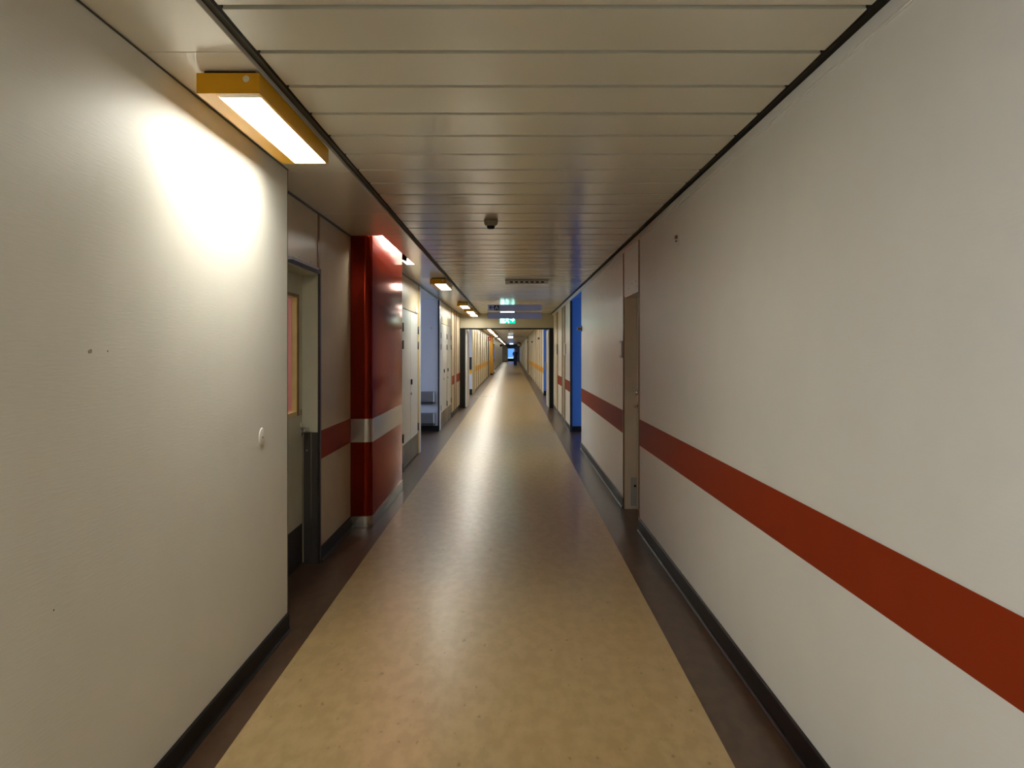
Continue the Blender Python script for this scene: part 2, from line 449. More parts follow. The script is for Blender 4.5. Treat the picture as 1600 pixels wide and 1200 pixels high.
for a, b in ((17.0, 17.10), (17.95, 18.05), (19.75, 19.85)):
    trim(MB().box(XR2-.012, XR2+.01, a, b, 0, H-.045), M['wood'])
trim(MB().box(XR2-.004, XR2+.01, 17.1, 17.95, 0, H-.045), M['taupe'])
trim(MB().box(XR2-.006, XR2+.01, 19.85, 20.6, 0, H-.045), M['yellow_panel'])
trim(MB().box(XR-.006, XR+.02, 7.925, 7.965, 0, H-.047), M['wood'])
trim(MB().box(XR-.007, XR+.02, 6.956, 6.985, 0, H-.047), M['wood'])
trim(MB().box(XR-.004, XR+.03, 6.986, 7.004, 0, H-.047), M['brass'])
for y in (30.2, 32.3, 34.6, 37.0, 40.0, 43.3, 47.3):
    trim(MB().box(XR-.012, XR, y-.10, y+.08, 0, H-.045), M['charcoal' if y in (37.0, 43.3) else 'wood'])
trim(MB().box(XR-.03, XR, 55.5, 58, 0, H-.045), M['wood'])
for y in (68, 74, 81, 89, 99, 110):
    trim(MB().box(XR-.012, XR, y-.2, y+.2, 0, H-.045), M['greycab'])
# closing walls
struct('wall_back', MB().box(-1.5, 1.3, YB-.15, YB, 0, H), M['wall'])
struct('wall_outer', MB().box(-6.1, -6.0, YB-.2, YE+1, 0, 2.8).box(6.0, 6.1, YB-.2, YE+1, 0, 2.8), M['dark'])

# ------------------------------------------------------------------ fire partition
M['partition'] = mat('partition_panel', (.50, .45, .32, 1), .45, var=.04)
fp = MB().box(-1.50, 1.23, YP, YP+.15, 2.105, H+.02)
wpart = struct('wall_partition', fp, M['partition'])
struct('door_frame', MB().box(-1.37, 1.12, YP-.03, YP+.16, 2.07, 2.105), M['charcoal'], wpart)
struct('door_post', MB().box(-1.372, -1.235, YP-.03, YP+.15, 0, 2.07), M['charcoal'], wpart)
struct('door_post', MB().box(.985, 1.13, YP-.03, YP+.15, 0, 2.07), M['charcoal'], wpart)
# leaves of the fire door folded back along the walls beyond
def fire_leaf(name, x0, x1, hx):
    d = empty(name, ((x0+x1)/2, YP+.2, 0)); d['kind'] = 'structure'
    obj('leaf', MB().box(x0, x1, YP+.17, YP+1.25, .01, 2.06), M['white_laminate'], d)
    s = 1 if hx > 0 else -1
    obj('door_handle', MB().box(min(hx, hx+s*.04), max(hx, hx+s*.04), YP+1.08, YP+1.16, 1.0, 1.2), M['steel_grey'], d)
fire_leaf('door_7', -1.235, -1.185, -1.185)
fire_leaf('door_8', .955, 1.005, .915)

# ------------------------------------------------------------------ door 1 (left, with glazed panel)
d1 = empty('door_1', (-1.5, 5.3, 0)); d1['kind'] = 'structure'
lf = MB()
xa, xb = -1.512, -1.48
lf.box(xa, xb, 4.76, 4.92, .005, 2.03).box(xa, xb, 5.77, 5.868, .005, 2.03)
lf.box(xa, xb, 4.92, 5.77, .005, 1.06).box(xa, xb, 4.92, 5.77, 1.886, 2.03)
leaf = obj('leaf', lf, M['door'], d1)
fm = MB()
for (y0, y1, z0, z1) in ((4.92, 4.95, 1.06, 1.886), (5.695, 5.77, 1.06, 1.886), (4.95, 5.695, 1.06, 1.085), (4.95, 5.695, 1.860, 1.886)):
    fm.box(-1.511, -1.474, y0, y1, z0, z1)
wfm = obj('window_frame', fm, M['woodyellow'], leaf)
d1['kind'] = 'structure'
obj('glass_pane', MB().box(-1.509, -1.506, 4.95, 5.695, 1.085, 1.86), M['glass'], leaf)
obj('frame_edge', MB().box(-1.476, -1.472, 5.708, 5.754, 1.055, 1.89).box(-1.476, -1.472, 4.95, 5.708, 1.868, 1.89), M['wood'], leaf)
obj('kick_plate', MB().box(-1.48, -1.476, 4.77, 5.862, .01, .289), M['kick_black'], leaf)
# lever handle
hb = MB().box(-1.48, -1.472, 5.805, 5.845, .90, 1.00).cyl((5.828, .955), .010, 'x', -1.472, -1.425, 12)
hb.box(-1.437, -1.42, 5.70, 5.836, .946, .964)
obj('door_handle', hb, M['chrome'], leaf, bevel=.003)
obj('lock', MB().box(-1.48, -1.474, 5.812, 5.84, 1.05, 1.09), M['taupe'], leaf)
# frame: reveal lining, metal lower part, dark casing
obj('reveal', MB().box(-1.53, XL-.002, 5.872, 5.898, .926, 2.05).box(-1.53, XL-.002, 4.752, 5.872, 2.034, 2.07), M['door'], d1)
lp = MB().box(-1.53, XL+.001, 5.868, 5.90, 0, .926)
lining = obj('lining_plate', lp, M['kick'], d1)
obj('screw', MB().cyl((-1.445, .80), .007, 'y', 5.862, 5.869, 10), M['chrome'], lining)
obj('hinge_line', MB().box(-1.476, -1.470, 5.862, 5.868, .01, .92), M['taupe'], d1)
obj('lining_seam', MB().box(-1.418, -1.414, 5.865, 5.869, .01, .92), M['steel'], d1)
cs = MB().box(XL-.002, XL+.010, 5.886, 5.930, 0, 2.082).box(XL-.002, XL+.010, 4.74, 5.886, 2.045, 2.078)
obj('casing', cs, M['darkframe'], d1)
obj('closer_rail', MB().box(XL+.010, XL+.022, 5.10, 5.80, 2.064, 2.080), M['chrome'], d1)
for (yy, zz) in ((5.28, 2.40), (5.36, 2.105), (5.72, 2.10), (5.36, 2.19)):
    pass
hd = MB()
for (yy, zz) in ((5.35, 2.105), (5.66, 2.105), (5.20, 2.43), (5.85, 2.12)):
    hd.cyl((yy, zz), .006, 'x', XL, XL+.002, 8)
struct('screw_heads', hd, M['taupe'], wl2)
# room seen through the glazed door
struct('wall_room', MB().box(-4.0, -1.55, 7.4, 7.5, 0, 2.5).box(-4.1, -4.0, 4.0, 7.5, 0, 2.5).box(-4.0, -1.55, 4.0, 4.1, 0, 2.5), M['pink'])
struct('ceiling_room', MB().box(-4.1, -1.51, 4.0, 7.5, 2.5, 2.55), M['white_laminate'])

# ------------------------------------------------------------------ red pillar
def pillar(name, y0, y1, x1, body, label, cat, ztop, bands):
    p = empty(name, ((x1+XL)/2, (y0+y1)/2, 0)); tag(p, label, cat)
    def prof(g, r):
        xa, xb, ya, yb = XL+.001, x1+g, y0-g, y1+g
        pts = [(xa, ya)]
        for i in range(9):
            t = -PI/2 + i*PI/16
            pts.append((xb-r+r*math.cos(t), ya+r+r*math.sin(t)))
        for i in range(9):
            t = i*PI/16
            pts.append((xb-r+r*math.cos(t), yb-r+r*math.sin(t)))
        pts.append((xa, yb))
        return pts
    def part(nm, g, r, z0, z1, m):
        b = MB().prism(prof(g, r), 'z', z0, z1)
        o = obj(nm, b, m, p)
        for f in o.data.polygons: f.use_smooth = abs(f.normal.z) < .5
        o.data.set_sharp_from_angle(angle=math.radians(25)) if hasattr(o.data, 'set_sharp_from_angle') else None
        return o
    part('pillar_body', 0, .065, .0, ztop, body)
    if bands:
        part('steel_band', .004, .068, .727, .925, M['steel'])
        part('steel_base', .006, .070, .004, .10, M['steel'])
    else:
        part('pillar_base', .006, .070, .004, .10, M['black'])
    return p
pillar('red_pillar', 7.05, 9.07, -1.19, M['pillar'], 'glossy dark red rounded pillar with steel band and steel base on the left wall', 'pillar', 2.66, True)
pillar('yellow_pillar', 52.0, 57.5, -1.19, M['pillar_y'], 'small far yellow pillar on the left wall beyond the fire doorway', 'pillar', H-.002, False)

# light slot in the soffit beside the red pillar
lamp = empty('wall_washer_light', (-1.1, 8.2, 2.5))
tag(lamp, 'recessed slot light shining down the red pillar from the ceiling', 'light')
bx = MB().box(-1.10, -1.092, 7.05, 9.46, H+.0005, H+.021).box(-1.0, -.99, 7.0, 9.46, H+.06, 2.76).box(-1.45, -.99, 7.02, 7.045, H+.025, 2.76)
obj('housing', bx, M['dark'], lamp)
obj('housing_top', MB().box(-1.45, -.99, 7.0, 9.46, 2.755, 2.775), M['white_laminate'], lamp)
obj('end_plate', MB().box(-1.19, -.99, 9.415, 9.43, H+.001, 2.755), M['white_plastic'], lamp)
obj('lamp_tube', MB().cyl((-1.058, 2.645), .014, 'y', 7.12, 9.36, 14), M['tube'], lamp)
struct('soffit', MB().box(-1.42, -1.19, 9.085, 9.41, H, H+.02), M['soffit'], ceil)

# ------------------------------------------------------------------ service cupboard doors on the left
def service(name, leaves, locks, y0, y1, hinges, top=2.04, header=True):
    d = empty(name, (XL-.02, (y0+y1)/2, 0)); d['kind'] = 'structure'
    ls = []
    for (a, b) in leaves:
        l = obj('leaf', MB().box(XL-.032, XL-.004, a+.008, b-.008, .012, top-.006), M['door_shut'], d, bevel=.002)
        obj('kick_plate', MB().box(XL-.004, XL-.001, a+.01, b-.01, .014, .305), M['kick'], l)
        ls.append(l)
    for (i, y, z) in locks:
        obj('lock', MB().box(XL-.004, XL+.012, y-.035, y+.035, z-.035, z+.035).cyl((y, z-.16), .02, 'x', XL-.004, XL+.002, 10), M['ink'], ls[i])
    for (i, y) in hinges:
        for z in (1.80, 1.58, .40):
            obj('hinge', MB().cyl((XL+.004, y), .012, 'z', z-.055, z+.055, 10), M['kick'], ls[i])
    obj('back_panel', MB().box(XL-.12, XL-.05, y0, y1, 0, top), M['dark'], d)
    return d
service('door_2', [(10.40, 11.27), (11.27, 12.13)], [(1, 11.33, 1.08)], 10.40, 12.14, [(0, 10.42), (1, 12.12)])
service('door_3', [(15.94, 16.74), (16.74, 17.50)], [(1, 16.80, 1.10)], 15.94, 17.50, [(0, 15.97), (1, 17.48)])
service('door_4', [(17.64, 18.70)], [(0, 17.78, 1.10)], 17.64, 18.70, [(0, 18.68)])
# little lock box on the head panel of the first service door
hl = tag(obj('lock_box', MB().box(XL, XL+.02, 11.75, 11.90, 2.04, 2.13), M['white_plastic'], bevel=.003),
    'tiny white lock box above the double service doors behind the red pillar', 'lock box')

# ------------------------------------------------------------------ door 5 (right niche)
d5 = empty('door_5', (XR+.13, 7.45, 0)); d5['kind'] = 'structure'
lf5 = obj('leaf', MB().box(XR+.118, XR+.134, 6.99, 7.90, .005, 2.01), M['laminate'], d5)
obj('reveal', MB().box(XR+.003, XR+.134, 7.900, 7.924, .0, 2.02), M['laminate'], d5)
obj('reveal_head', MB().box(XR+.003, XR+.134, 6.99, 7.90, 2.004, 2.02), M['white_laminate'], d5)
obj('door_handle', MB().box(XR+.105, XR+.118, 7.74, 7.80, .92, 1.02).cyl((7.77, .985), .011, 'x', XR+.07, XR+.118, 12).box(XR+.066, XR+.08, 7.62, 7.78, .976, .994), M['chrome'], lf5)
obj('thumb_turn', MB().cyl((7.77, 1.11), .022, 'x', XR+.085, XR+.118, 14).box(XR+.07, XR+.085, 7.755, 7.785, 1.095, 1.125), M['chrome'], lf5)
sk = obj('strike_plate', MB().box(XR+.060, XR+.118, 7.896, 7.901, .03, .30), M['grey_plastic'], d5)
obj('hole', MB().cyl((XR+.10, .22), .012, 'y', 7.893, 7.897, 10), M['dark'], sk)
hd = MB()
for (yy, zz) in ((7.16, 2.10), (7.40, 2.10), (7.62, 2.07), (7.10, 2.05)):
    hd.cyl((yy, zz), .006, 'x', XR-.002, XR, 8)
struct('screw_heads', hd, M['taupe'], wr2)

# far door on the left + glazed door at the end
d6 = empty('door_6', (XL-.02, 48.2, 0)); d6['kind'] = 'structure'
l6 = obj('leaf', MB().box(XL-.05, XL-.01, 47.52, 48.98, .01, 2.04), M['white_laminate'], d6)
obj('frame', MB().box(XL-.05, XL+.014, 47.30, 47.52, 0, 2.10).box(XL-.05, XL+.014, 48.98, 49.12, 0, 2.10).box(XL-.05, XL+.014, 47.52, 48.98, 2.04, 2.10), M['darkframe'], d6)
obj('door_handle', MB().box(XL-.01, XL+.04, 47.6, 47.75, .98, 1.03), M['steel_grey'], l6)

# ------------------------------------------------------------------ far end
we = MB().box(-1.5, -.66, YE, YE+.2, 0, H+.02).box(.36, 1.3, YE, YE+.2, 0, H+.02).box(-.66, .36, YE, YE+.2, 2.25, H+.02)
wend = struct('wall_end', we, M['greycab'])
d9 = empty('door_9', (-.15, YE, 0)); d9['kind'] = 'structure'
obj('frame', MB().box(-.66, -.60, YE-.02, YE+.1, 0, 2.25).box(.32, .36, YE-.02, YE+.1, 0, 2.25).box(-.60, .32, YE-.02, YE+.1, 1.86, 2.25), M['greycab'], d9)
obj('kick_panel', MB().box(-.60, .32, YE-.02, YE+.06, .0, .42), M['black'], d9)
obj('glass_pane', MB().box(-.60, .32, YE+.02, YE+.04, .56, 1.86), M['daylight'], d9)
obj('glass_bottom', MB().box(-.60, .32, YE+.02, YE+.04, .42, .56), M['daylight2'], d9)
struct('door_10', MB().box(.50, .98, YE-.03, YE, .05, 2.15), M['cool_wall'])
struct('trim_end', MB().box(.98, 1.067, YE-.3, YE, 0, H-.05), M['darkframe'])
cab = empty('grey_cabinet', (-.95, 116, 0))
tag(cab, 'tall olive grey cabinet against left wall at far end', 'cabinet')
obj('body', MB().box(XL+.03, -.62, 115.2, 116.8, .10, 2.38), M['greycab'], cab, bevel=.01)
obj('plinth', MB().box(XL+.05, -.64, 115.22, 116.78, 0, .10), M['black'], cab)
obj('door_panel', MB().box(-1.30, -.66, 115.18, 115.2, .16, 2.32), M['greycab'], cab)
obj('handle', MB().box(-.92, -.86, 115.13, 115.18, 1.05, 1.22), M['black'], cab)
struct('trim_niche', MB().box(XL-.1, XL-.02, 112.7, 114.7, 0, H), M['dark'])

# ------------------------------------------------------------------ ceiling lights (yellow boxes)
def make_light():
    t = empty('ceiling_light', (0, 0, 0))
    L_, Wd, hh = 1.09, .218, .071
    # open-bottomed box: four walls, top, and a wide lip on the wall side
    b = MB().box(0, Wd, 0, .012, 0, hh).box(0, Wd, L_-.012, L_, 0, hh)
    b.box(0, .010, .012, L_-.012, 0, hh).box(Wd-.010, Wd, .012, L_-.012, 0, hh)
    b.box(.010, Wd-.010, .012, L_-.012, hh-.006, hh).box(.010, .062, .012, L_-.012, 0, .005)
    obj('housing', b, M['yellow'], t)
    obj('diffuser', MB().box(.0635, Wd-.0115, .060, L_-.013, .003, .022), M['diffuser'], t)
    obj('end_cap', MB().box(.0635, Wd-.0115, .0125, .0595, .003, .022), M['cream'], t)
    obj('cap_button', MB().cyl((Wd-.045, .050), .0115, 'y', -.003, .0, 20), M['cream'], t)
    obj('mount', MB().box(.02, Wd-.02, .02, L_-.02, hh, hh+.0118), M['dark'], t)
    return t
LX, LZ = -1.095, .894+1.5
proto = make_light()
NM = ['nearest', 'second', 'third', 'fourth', 'fifth']
near = [(2.887, 'large yellow box ceiling light nearest the camera, over the plain left wall'),
        (11.1, 'yellow box ceiling light just past the red pillar, before the bluish alcove'),
        (16.5, 'yellow box ceiling light over the cupboard doors, third last before the fire partition'),
        (18.9, 'yellow box ceiling light second last before the fire partition'),
        (20.5, 'small yellow box ceiling light closest to the fire partition'),]
first = True
def put_light(y, label, group):
    global first
    o = proto if first else copy_tree(proto)
    first = False
    o.location = (LX, y, LZ)
    tag(o, label, 'ceiling light', group)
    return o
for y, lb in near: put_light(y, lb, 'yellow ceiling lights along the left soffit')
ords = ['first', 'second', 'third', 'fourth', 'fifth', 'sixth', 'seventh', 'eighth', 'ninth', 'tenth', 'eleventh', 'twelfth', 'thirteenth', 'fourteenth', 'fifteenth']
for i, y in enumerate([33.9, 36.8, 39.4, 42, 46, 50.4, 59, 63, 68, 74, 81, 89, 98, 105, 111.5]):
    put_light(y, 'tiny bright ceiling light beyond the fire doorway, %s one along the left' % ords[i], 'ceiling lights beyond the fire doorway')
# unseen lamps: added behind the camera for brightness, row continued above the doorway line
for y in (-4.6, -.45):
    put_light(y, 'added unseen yellow box ceiling light behind the camera', 'added yellow ceiling lights behind the camera')
for y in (23.5, 26.0, 28.5, 31.2):
    put_light(y, 'yellow box ceiling light hidden above the fire doorway lintel', 'yellow ceiling lights hidden by the lintel')

# ------------------------------------------------------------------ ceiling fittings
sd = empty('smoke_detector', (-.157, 6.2, H))
tag(sd, 'small round smoke detector on the slatted ceiling', 'smoke detector')
obj('base', MB().lathe((-.157, 6.2), [(.052, H+.0), (.052, H-.012), (.049, H-.032), (.042, H-.042), (.030, H-.046)]), M['taupe'], sd)
obj('sensor_head', MB().lathe((-.157, 6.2), [(.030, H-.046), (.027, H-.060), (.024, H-.066), (.004, H-.068)]), M['charcoal'], sd)

vt = empty('ceiling_vent', (.20, 11.7, H-.06))
tag(vt, 'cream slotted air vent box under the slatted ceiling', 'air vent')
z0, z1 = H-.058, H-.006
vb = MB()
vx0, vx1, vy = -.09, .50, 11.42
xs = [vx0, vx0+.055]
obj('backing', MB().box(vx0+.01, vx1-.01, vy+.02, vy+.03, z0+.004, z1), M['dark'], vt)
vb.box(vx0, vx1, vy, vy+.012, z0, z0+.018).box(vx0, vx1, vy, vy+.012, z1-.014, z1)
sl = .042; st_ = (vx1-vx0-.12-7*sl)/6
x = vx0; 
for i in range(7):
    a = vx0+.06+i*(sl+st_)
    vb.box(x, a, vy, vy+.012, z0+.018, z1-.014); x = a+sl
vb.box(x, vx1, vy, vy+.012, z0+.018, z1-.014)
vb.box(vx0, vx1, vy+.012, vy+.16, z0, z0+.006).box(vx0, vx0+.008, vy+.012, vy+.16, z0, z1).box(vx1-.008, vx1, vy+.012, vy+.16, z0, z1).box(vx0, vx1, vy+.15, vy+.16, z0, z1)
obj('casing', vb, M['white_plastic'], vt)
obj('shadow_gap', MB().box(vx0-.005, vx1+.005, vy-.003, vy+.16, z1, H-.0005), M['dark'], vt)  # dark strip stands in for the shadow line above the vent
struct('marks', MB().box(-.42, -.30, 5.30, 5.315, H-.0006, H).box(-.33, -.27, 5.42, 5.432, H-.0006, H).box(-.38, -.31, 5.47, 5.48, H-.0006, H), M['taupe'], ceil)

# hanging direction signs
def sign(z0, z1, label, art):
    s = empty('direction_sign', (.06, 16.5, z0))
    tag(s, label, 'sign', 'direction signs hanging from the ceiling')
    obj('panel', MB().box(-.476, .594, 16.5, 16.53, z0, z1), M['lavender'], s, bevel=.002)
    return s
s1 = sign(2.300, 2.420, 'upper lavender hanging sign with arrow and letter A', True)
s2 = sign(2.141, 2.262, 'lower blank lavender hanging sign above the green exit sign', False)
obj('rod', MB().box(-.30, -.297, 16.522, 16.525, 2.42, H), M['steel_grey'], s1)
obj('rod', MB().box(.40, .403, 16.522, 16.525, 2.42, H), M['steel_grey'], s1)
obj('rod', MB().box(-.30, -.297, 16.522, 16.525, 2.262, 2.30), M['steel_grey'], s2)
obj('rod', MB().box(.40, .403, 16.522, 16.525, 2.262, 2.30), M['steel_grey'], s2)
# arrow
ya, yb = 16.4965, 16.5
zc = 2.362
ar = MB().box(-.452, -.368, ya, yb, zc-.007, zc+.007)
ar.prism([(-.457, zc), (-.420, zc+.043), (-.402, zc+.043), (-.438, zc)], 'y', ya, yb)
ar.prism([(-.457, zc), (-.438, zc), (-.402, zc-.043), (-.420, zc-.043)], 'y', ya, yb)
obj('arrow', ar, M['ink'], s1)
tile = obj('letter_tile', MB().box(-.356, -.254, ya, yb, 2.309, 2.411), M['ink'], s1)
cx = -.305; yq0, yq1 = 16.4935, 16.4965
la = MB().prism([(cx-.037, 2.322), (cx-.022, 2.322), (cx+.002, 2.386), (cx+.008, 2.398), (cx-.008, 2.398)], 'y', yq0, yq1)
la.prism([(cx+.037, 2.322), (cx+.008, 2.398), (cx-.002, 2.386), (cx+.022, 2.322)], 'y', yq0, yq1)
la.box(cx-.020, cx+.020, yq0, yq1, 2.343, 2.355)
obj('letter', la, M['ink_white'], tile)

# exit sign
ex = empty('exit_sign', (-.107, 19.5, 2.145))
tag(ex, 'glowing green and white exit sign below the lavender signs', 'exit sign')
obj('panel', MB().box(-.294, .078, 19.5, 19.515, 2.145, 2.335), M['exit_green'], ex)
obj('lamp_housing', MB().box(-.294, .078, 19.49, 19.54, 2.335, 2.40), M['white_plastic'], ex)
obj('lamp_strip', MB().box(-.27, .055, 19.484, 19.49, 2.405, 2.424), M['exit_white'], ex)
obj('bracket', MB().box(-.12, -.09, 19.5, 19.53, 2.40, H), M['taupe'], ex)
yq0, yq1 = 19.495, 19.5
def blob(pts): return MB().prism(pts, 'y', yq0, yq1)
# doorway, running figure and arrow
pz = 2.155
obj('doorway', MB().box(-.27, -.18, yq0, yq1, pz+.004, pz+.155), M['exit_white'], ex)
fg = MB().cyl((-.115, pz+.145), .018, 'y', yq0, yq1, 12)
fg.prism([(-.13, pz+.12), (-.09, pz+.125), (-.10, pz+.065), (-.135, pz+.06)], 'y', yq0, yq1)
fg.prism([(-.135, pz+.065), (-.115, pz+.065), (-.14, pz+.03), (-.165, pz+.004), (-.182, pz+.010), (-.158, pz+.036)], 'y', yq0, yq1)
fg.prism([(-.12, pz+.065), (-.10, pz+.065), (-.075, pz+.045), (-.07, pz+.004), (-.088, pz+.004), (-.092, pz+.035)], 'y', yq0, yq1)
fg.prism([(-.13, pz+.12), (-.135, pz+.105), (-.165, pz+.085), (-.172, pz+.098)], 'y', yq0, yq1)
fg.prism([(-.09, pz+.125), (-.06, pz+.09), (-.07, pz+.08), (-.098, pz+.108)], 'y', yq0, yq1)
obj('running_figure', fg, M['exit_white'], ex)
aw = MB().box(-.035, .035, yq0, yq1, pz+.068, pz+.092)
aw.prism([(.010, pz+.030), (.058, pz+.08), (.010, pz+.130), (.010, pz+.105), (.032, pz+.08), (.010, pz+.055)], 'y', yq0, yq1)
obj('arrow', aw, M['exit_white'], ex)

# ------------------------------------------------------------------ small wall things
cap = empty('cover_plate', (XLN, 4.02, 1.08))
tag(cap, 'round white cover plate on the near left wall', 'cover plate')
def disc(x, y, z, r, t, s, m, nm, par):
    b = MB()
    n = 32; prof = [(r, 0), (r*.97, t*.6), (r*.85, t), (.001, t)]
    i0 = 0
    for (rr, tt) in prof:
        for i in range(n): b.v.append((x+s*tt, y+rr*math.cos(2*PI*i/n), z+rr*math.sin(2*PI*i/n)))
    for a in range(len(prof)-1):
        for i in range(n):
            j = (i+1) % n; b.smooth.add(len(b.f)); b.f.append((a*n+i, a*n+j, (a+1)*n+j, (a+1)*n+i))
    b.f.append(tuple(range(n))); b.f.append(tuple(3*n+i for i in range(n)))
    return obj(nm, b, m, par)
disc(XLN, 4.02, 1.083, .047, .005, 1, M['wall'], 'plate', cap)
disc(XLN+.005, 4.02, 1.083, .005, .002, 1, M['steel'], 'screw', cap)
hm = MB()
for (yy, zz, rr) in ((2.380, 1.498, .005), (2.390, 1.500, .006), (2.49, 1.500, .003), (2.197, .816, .003)): hm.cyl((yy, zz), rr, 'x', XLN, XLN+.001, 8)
struct('marks', hm, M['taupe'], wl)

pl = empty('wall_sign', (XR, 8.03, 1.44))
tag(pl, 'small grey name plate on right wall beside the narrow brown door niche', 'wall sign')
obj('plate', MB().box(XR-.018, XR, 7.97, 8.14, 1.435, 1.600), M['grey_plastic'], pl, bevel=.004)
obj('insert', MB().box(XR-.020, XR-.018, 7.985, 8.125, 1.46, 1.575), M['white_plastic'], pl)
bk = empty('wall_bracket', (XR, 5.33, 2.2))
tag(bk, 'tiny white bracket high on the near right wall', 'bracket')
obj('plate', MB().box(XR-.006, XR, 5.30, 5.345, 2.170, 2.248), M['white_plastic'], bk, bevel=.002)
obj('socket', MB().box(XR-.018, XR-.006, 5.335, 5.372, 2.222, 2.242).box(XR-.016, XR-.006, 5.345, 5.365, 2.203, 2.211), M['wood'], bk)
hk = empty('door_holder', (XR, 12.7, 1.83))
tag(hk, 'dark door holder knob projecting from right wall edge before the blue wall', 'door holder')
obj('base', MB().cyl((12.72, 1.842), .045, 'x', XR-.012, XR, 18), M['kick'], hk)
obj('stem', MB().cyl((12.72, 1.842), .018, 'x', XR-.055, XR-.012, 12, .022), M['brass'], hk)
obj('knob', MB().cyl((12.72, 1.842), .030, 'x', XR-.07, XR-.055, 16), M['taupe'], hk)
for (y, z, lb) in ((16.95, 1.54, 'pale narrow plate on right wall beside the blue corridor'), (19.75, 1.54, 'dark narrow plate on right wall nearest the fire partition')):
    o = empty('door_plate', (XR2, y, z-.1)); tag(o, lb, 'plate')
    mm = 'cream' if y < 18 else 'kick'
    obj('plate', MB().box(XR2-.03, XR2-.012, y-.12, y+.04, z-.12, z+.12), M[mm], o, bevel=.004)
    obj('backing', MB().box(XR2-.012, XR2, y-.10, y+.02, z-.10, z+.10), M['grey_plastic'], o)
sw = empty('switch', (-1.55, 15.6, 1.75))
tag(sw, 'tiny grey switch on the bluish alcove wall', 'switch')
obj('plate', MB().box(-1.53, -1.50, 15.592, 15.6, 1.90, 1.965), M['cool_wall'], sw, bevel=.002)
obj('rocker', MB().box(-1.524, -1.506, 15.588, 15.592, 1.915, 1.95), M['grey_plastic'], sw)

def bumper(z0, z1, label):
    b = empty('wall_bumper', (-1.9, 15.6, z0)); tag(b, label, 'wall guard', 'steel wall guards in the alcove')
    def prof(t):   # plan of the guard with a rounded end
        pts = [(-2.6, 15.6), (-2.6, 15.6-t)]
        for i in range(7):
            a = -PI/2 + i*PI/12
            pts.append((-1.49+.05*math.cos(a), 15.6-t+.05+.05*math.sin(a)))
        pts.append((-1.44, 15.6)); return pts
    p = obj('plate', MB().prism(prof(.075), 'z', z0+.035, z1), M['steel_grey'], b, bevel=.012)
    obj('lip', MB().prism(prof(.080), 'z', z0, z0+.033), M['kick'], b)
    return b
bumper(.505, .745, 'upper grey steel wall guard on the bluish alcove wall')
bumper(.105, .345, 'lower grey steel wall guard on the bluish alcove wall')

# dark call box on the far alcove wall, red flag sign, mirror
db = empty('call_box', (-1.45, 28.5, .9)); tag(db, 'dark upright box on the far left corner beyond the fire doorway', 'box')
obj('body', MB().box(-1.47, -1.378, 28.40, 28.499, .865, 1.29), M['ink'], db, bevel=.004)
obj('cover', MB().box(-1.465, -1.383, 28.39, 28.40, .88, 1.275), M['ink'], db)
fs = empty('flag_sign', (XL, 46.5, 2.1)); tag(fs, 'small dark red flag sign projecting from the far left wall', 'sign')
obj('panel', MB().box(XL+.01, XL+.20, 46.48, 46.50, 2.09, 2.29), M['red_sign'], fs)
obj('symbol', MB().box(XL+.09, XL+.12, 46.475, 46.48, 2.15, 2.23).box(XL+.075, XL+.135, 46.475, 46.48, 2.18, 2.2), M['ink_white'], fs)
obj('bracket', MB().box(XL, XL+.01, 46.46, 46.52, 2.06, 2.32), M['steel_grey'], fs)
fs2 = empty('flag_sign', (XL, 96, 2.1)); tag(fs2, 'tiny dark red flag sign near the far end of the left wall', 'sign')
obj('panel', MB().box(XL+.01, XL+.24, 96, 96.02, 2.02, 2.26), M['red_sign'], fs2)
obj('bracket', MB().box(XL, XL+.01, 95.97, 96.05, 2.0, 2.28), M['steel_grey'], fs2)
for (y, z, lb) in ((32.0, 1.95, 'dark door closer on far right wall nearest the fire doorway'), (42.5, 1.93, 'dark door closer on far right wall before the yellow panel'),
                   (54.0, 2.05, 'dark small box high on the far yellow right panel')):
    o = empty('door_closer', (XR, y, z)); tag(o, lb, 'door closer')
    obj('body', MB().box(XR-.08, XR-.021, y-.25, y+.25, z, z+.07), M['kick'], o, bevel=.01)
    obj('bracket', MB().box(XR-.021, XR, y-.1, y+.1, z+.01, z+.06), M['taupe'], o)
dm = empty('dome_mirror', (.8, 92, 2.2)); tag(dm, 'small dome mirror high on the far right wall', 'mirror')
mb = MB(); n = 20; prof = [(.25*math.cos(t), .14*math.sin(t)) for t in [i*PI/14 for i in range(7)]]
for (r, d) in prof:
    for i in range(n): mb.v.append((.78+r*math.cos(2*PI*i/n), 92-d, 2.20+r*.8*math.sin(2*PI*i/n)))
for a in range(6):
    for i in range(n):
        j = (i+1) % n; mb.f.append((a*n+i, a*n+j, (a+1)*n+j, (a+1)*n+i)); mb.smooth.add(len(mb.f)-1)
mb.f.append(tuple(range(n))); mb.f.append(tuple(6*n+i for i in range(n)))
obj('mirror_dome', mb, M['chrome'], dm)
obj('rim', MB().cyl((.78, 2.20), .27, 'y', 92, 92.03, 20), M['black'], dm)
obj('arm', MB().box(.9, XR, 92.03, 92.08, 2.19, 2.22), M['black'], dm)
sg = empty('far_exit_sign', (-.07, 105, 2.2)); tag(sg, 'glowing white exit sign at the far end of the corridor', 'exit sign')
obj('panel', MB().box(-.30, .15, 105, 105.03, 2.34, 2.46), M['far_glow'], sg)
obj('bracket', MB().box(-.10, -.05, 105, 105.03, 2.46, H), M['taupe'], sg)
se = empty('small_exit_sign', (-.1, 50, 2.3)); tag(se, 'small pale sign hanging mid ceiling beyond the fire doorway', 'sign')
obj('panel', MB().box(-.24, .06, 50, 50.03, 2.27, 2.40), M['far_glow'], se)
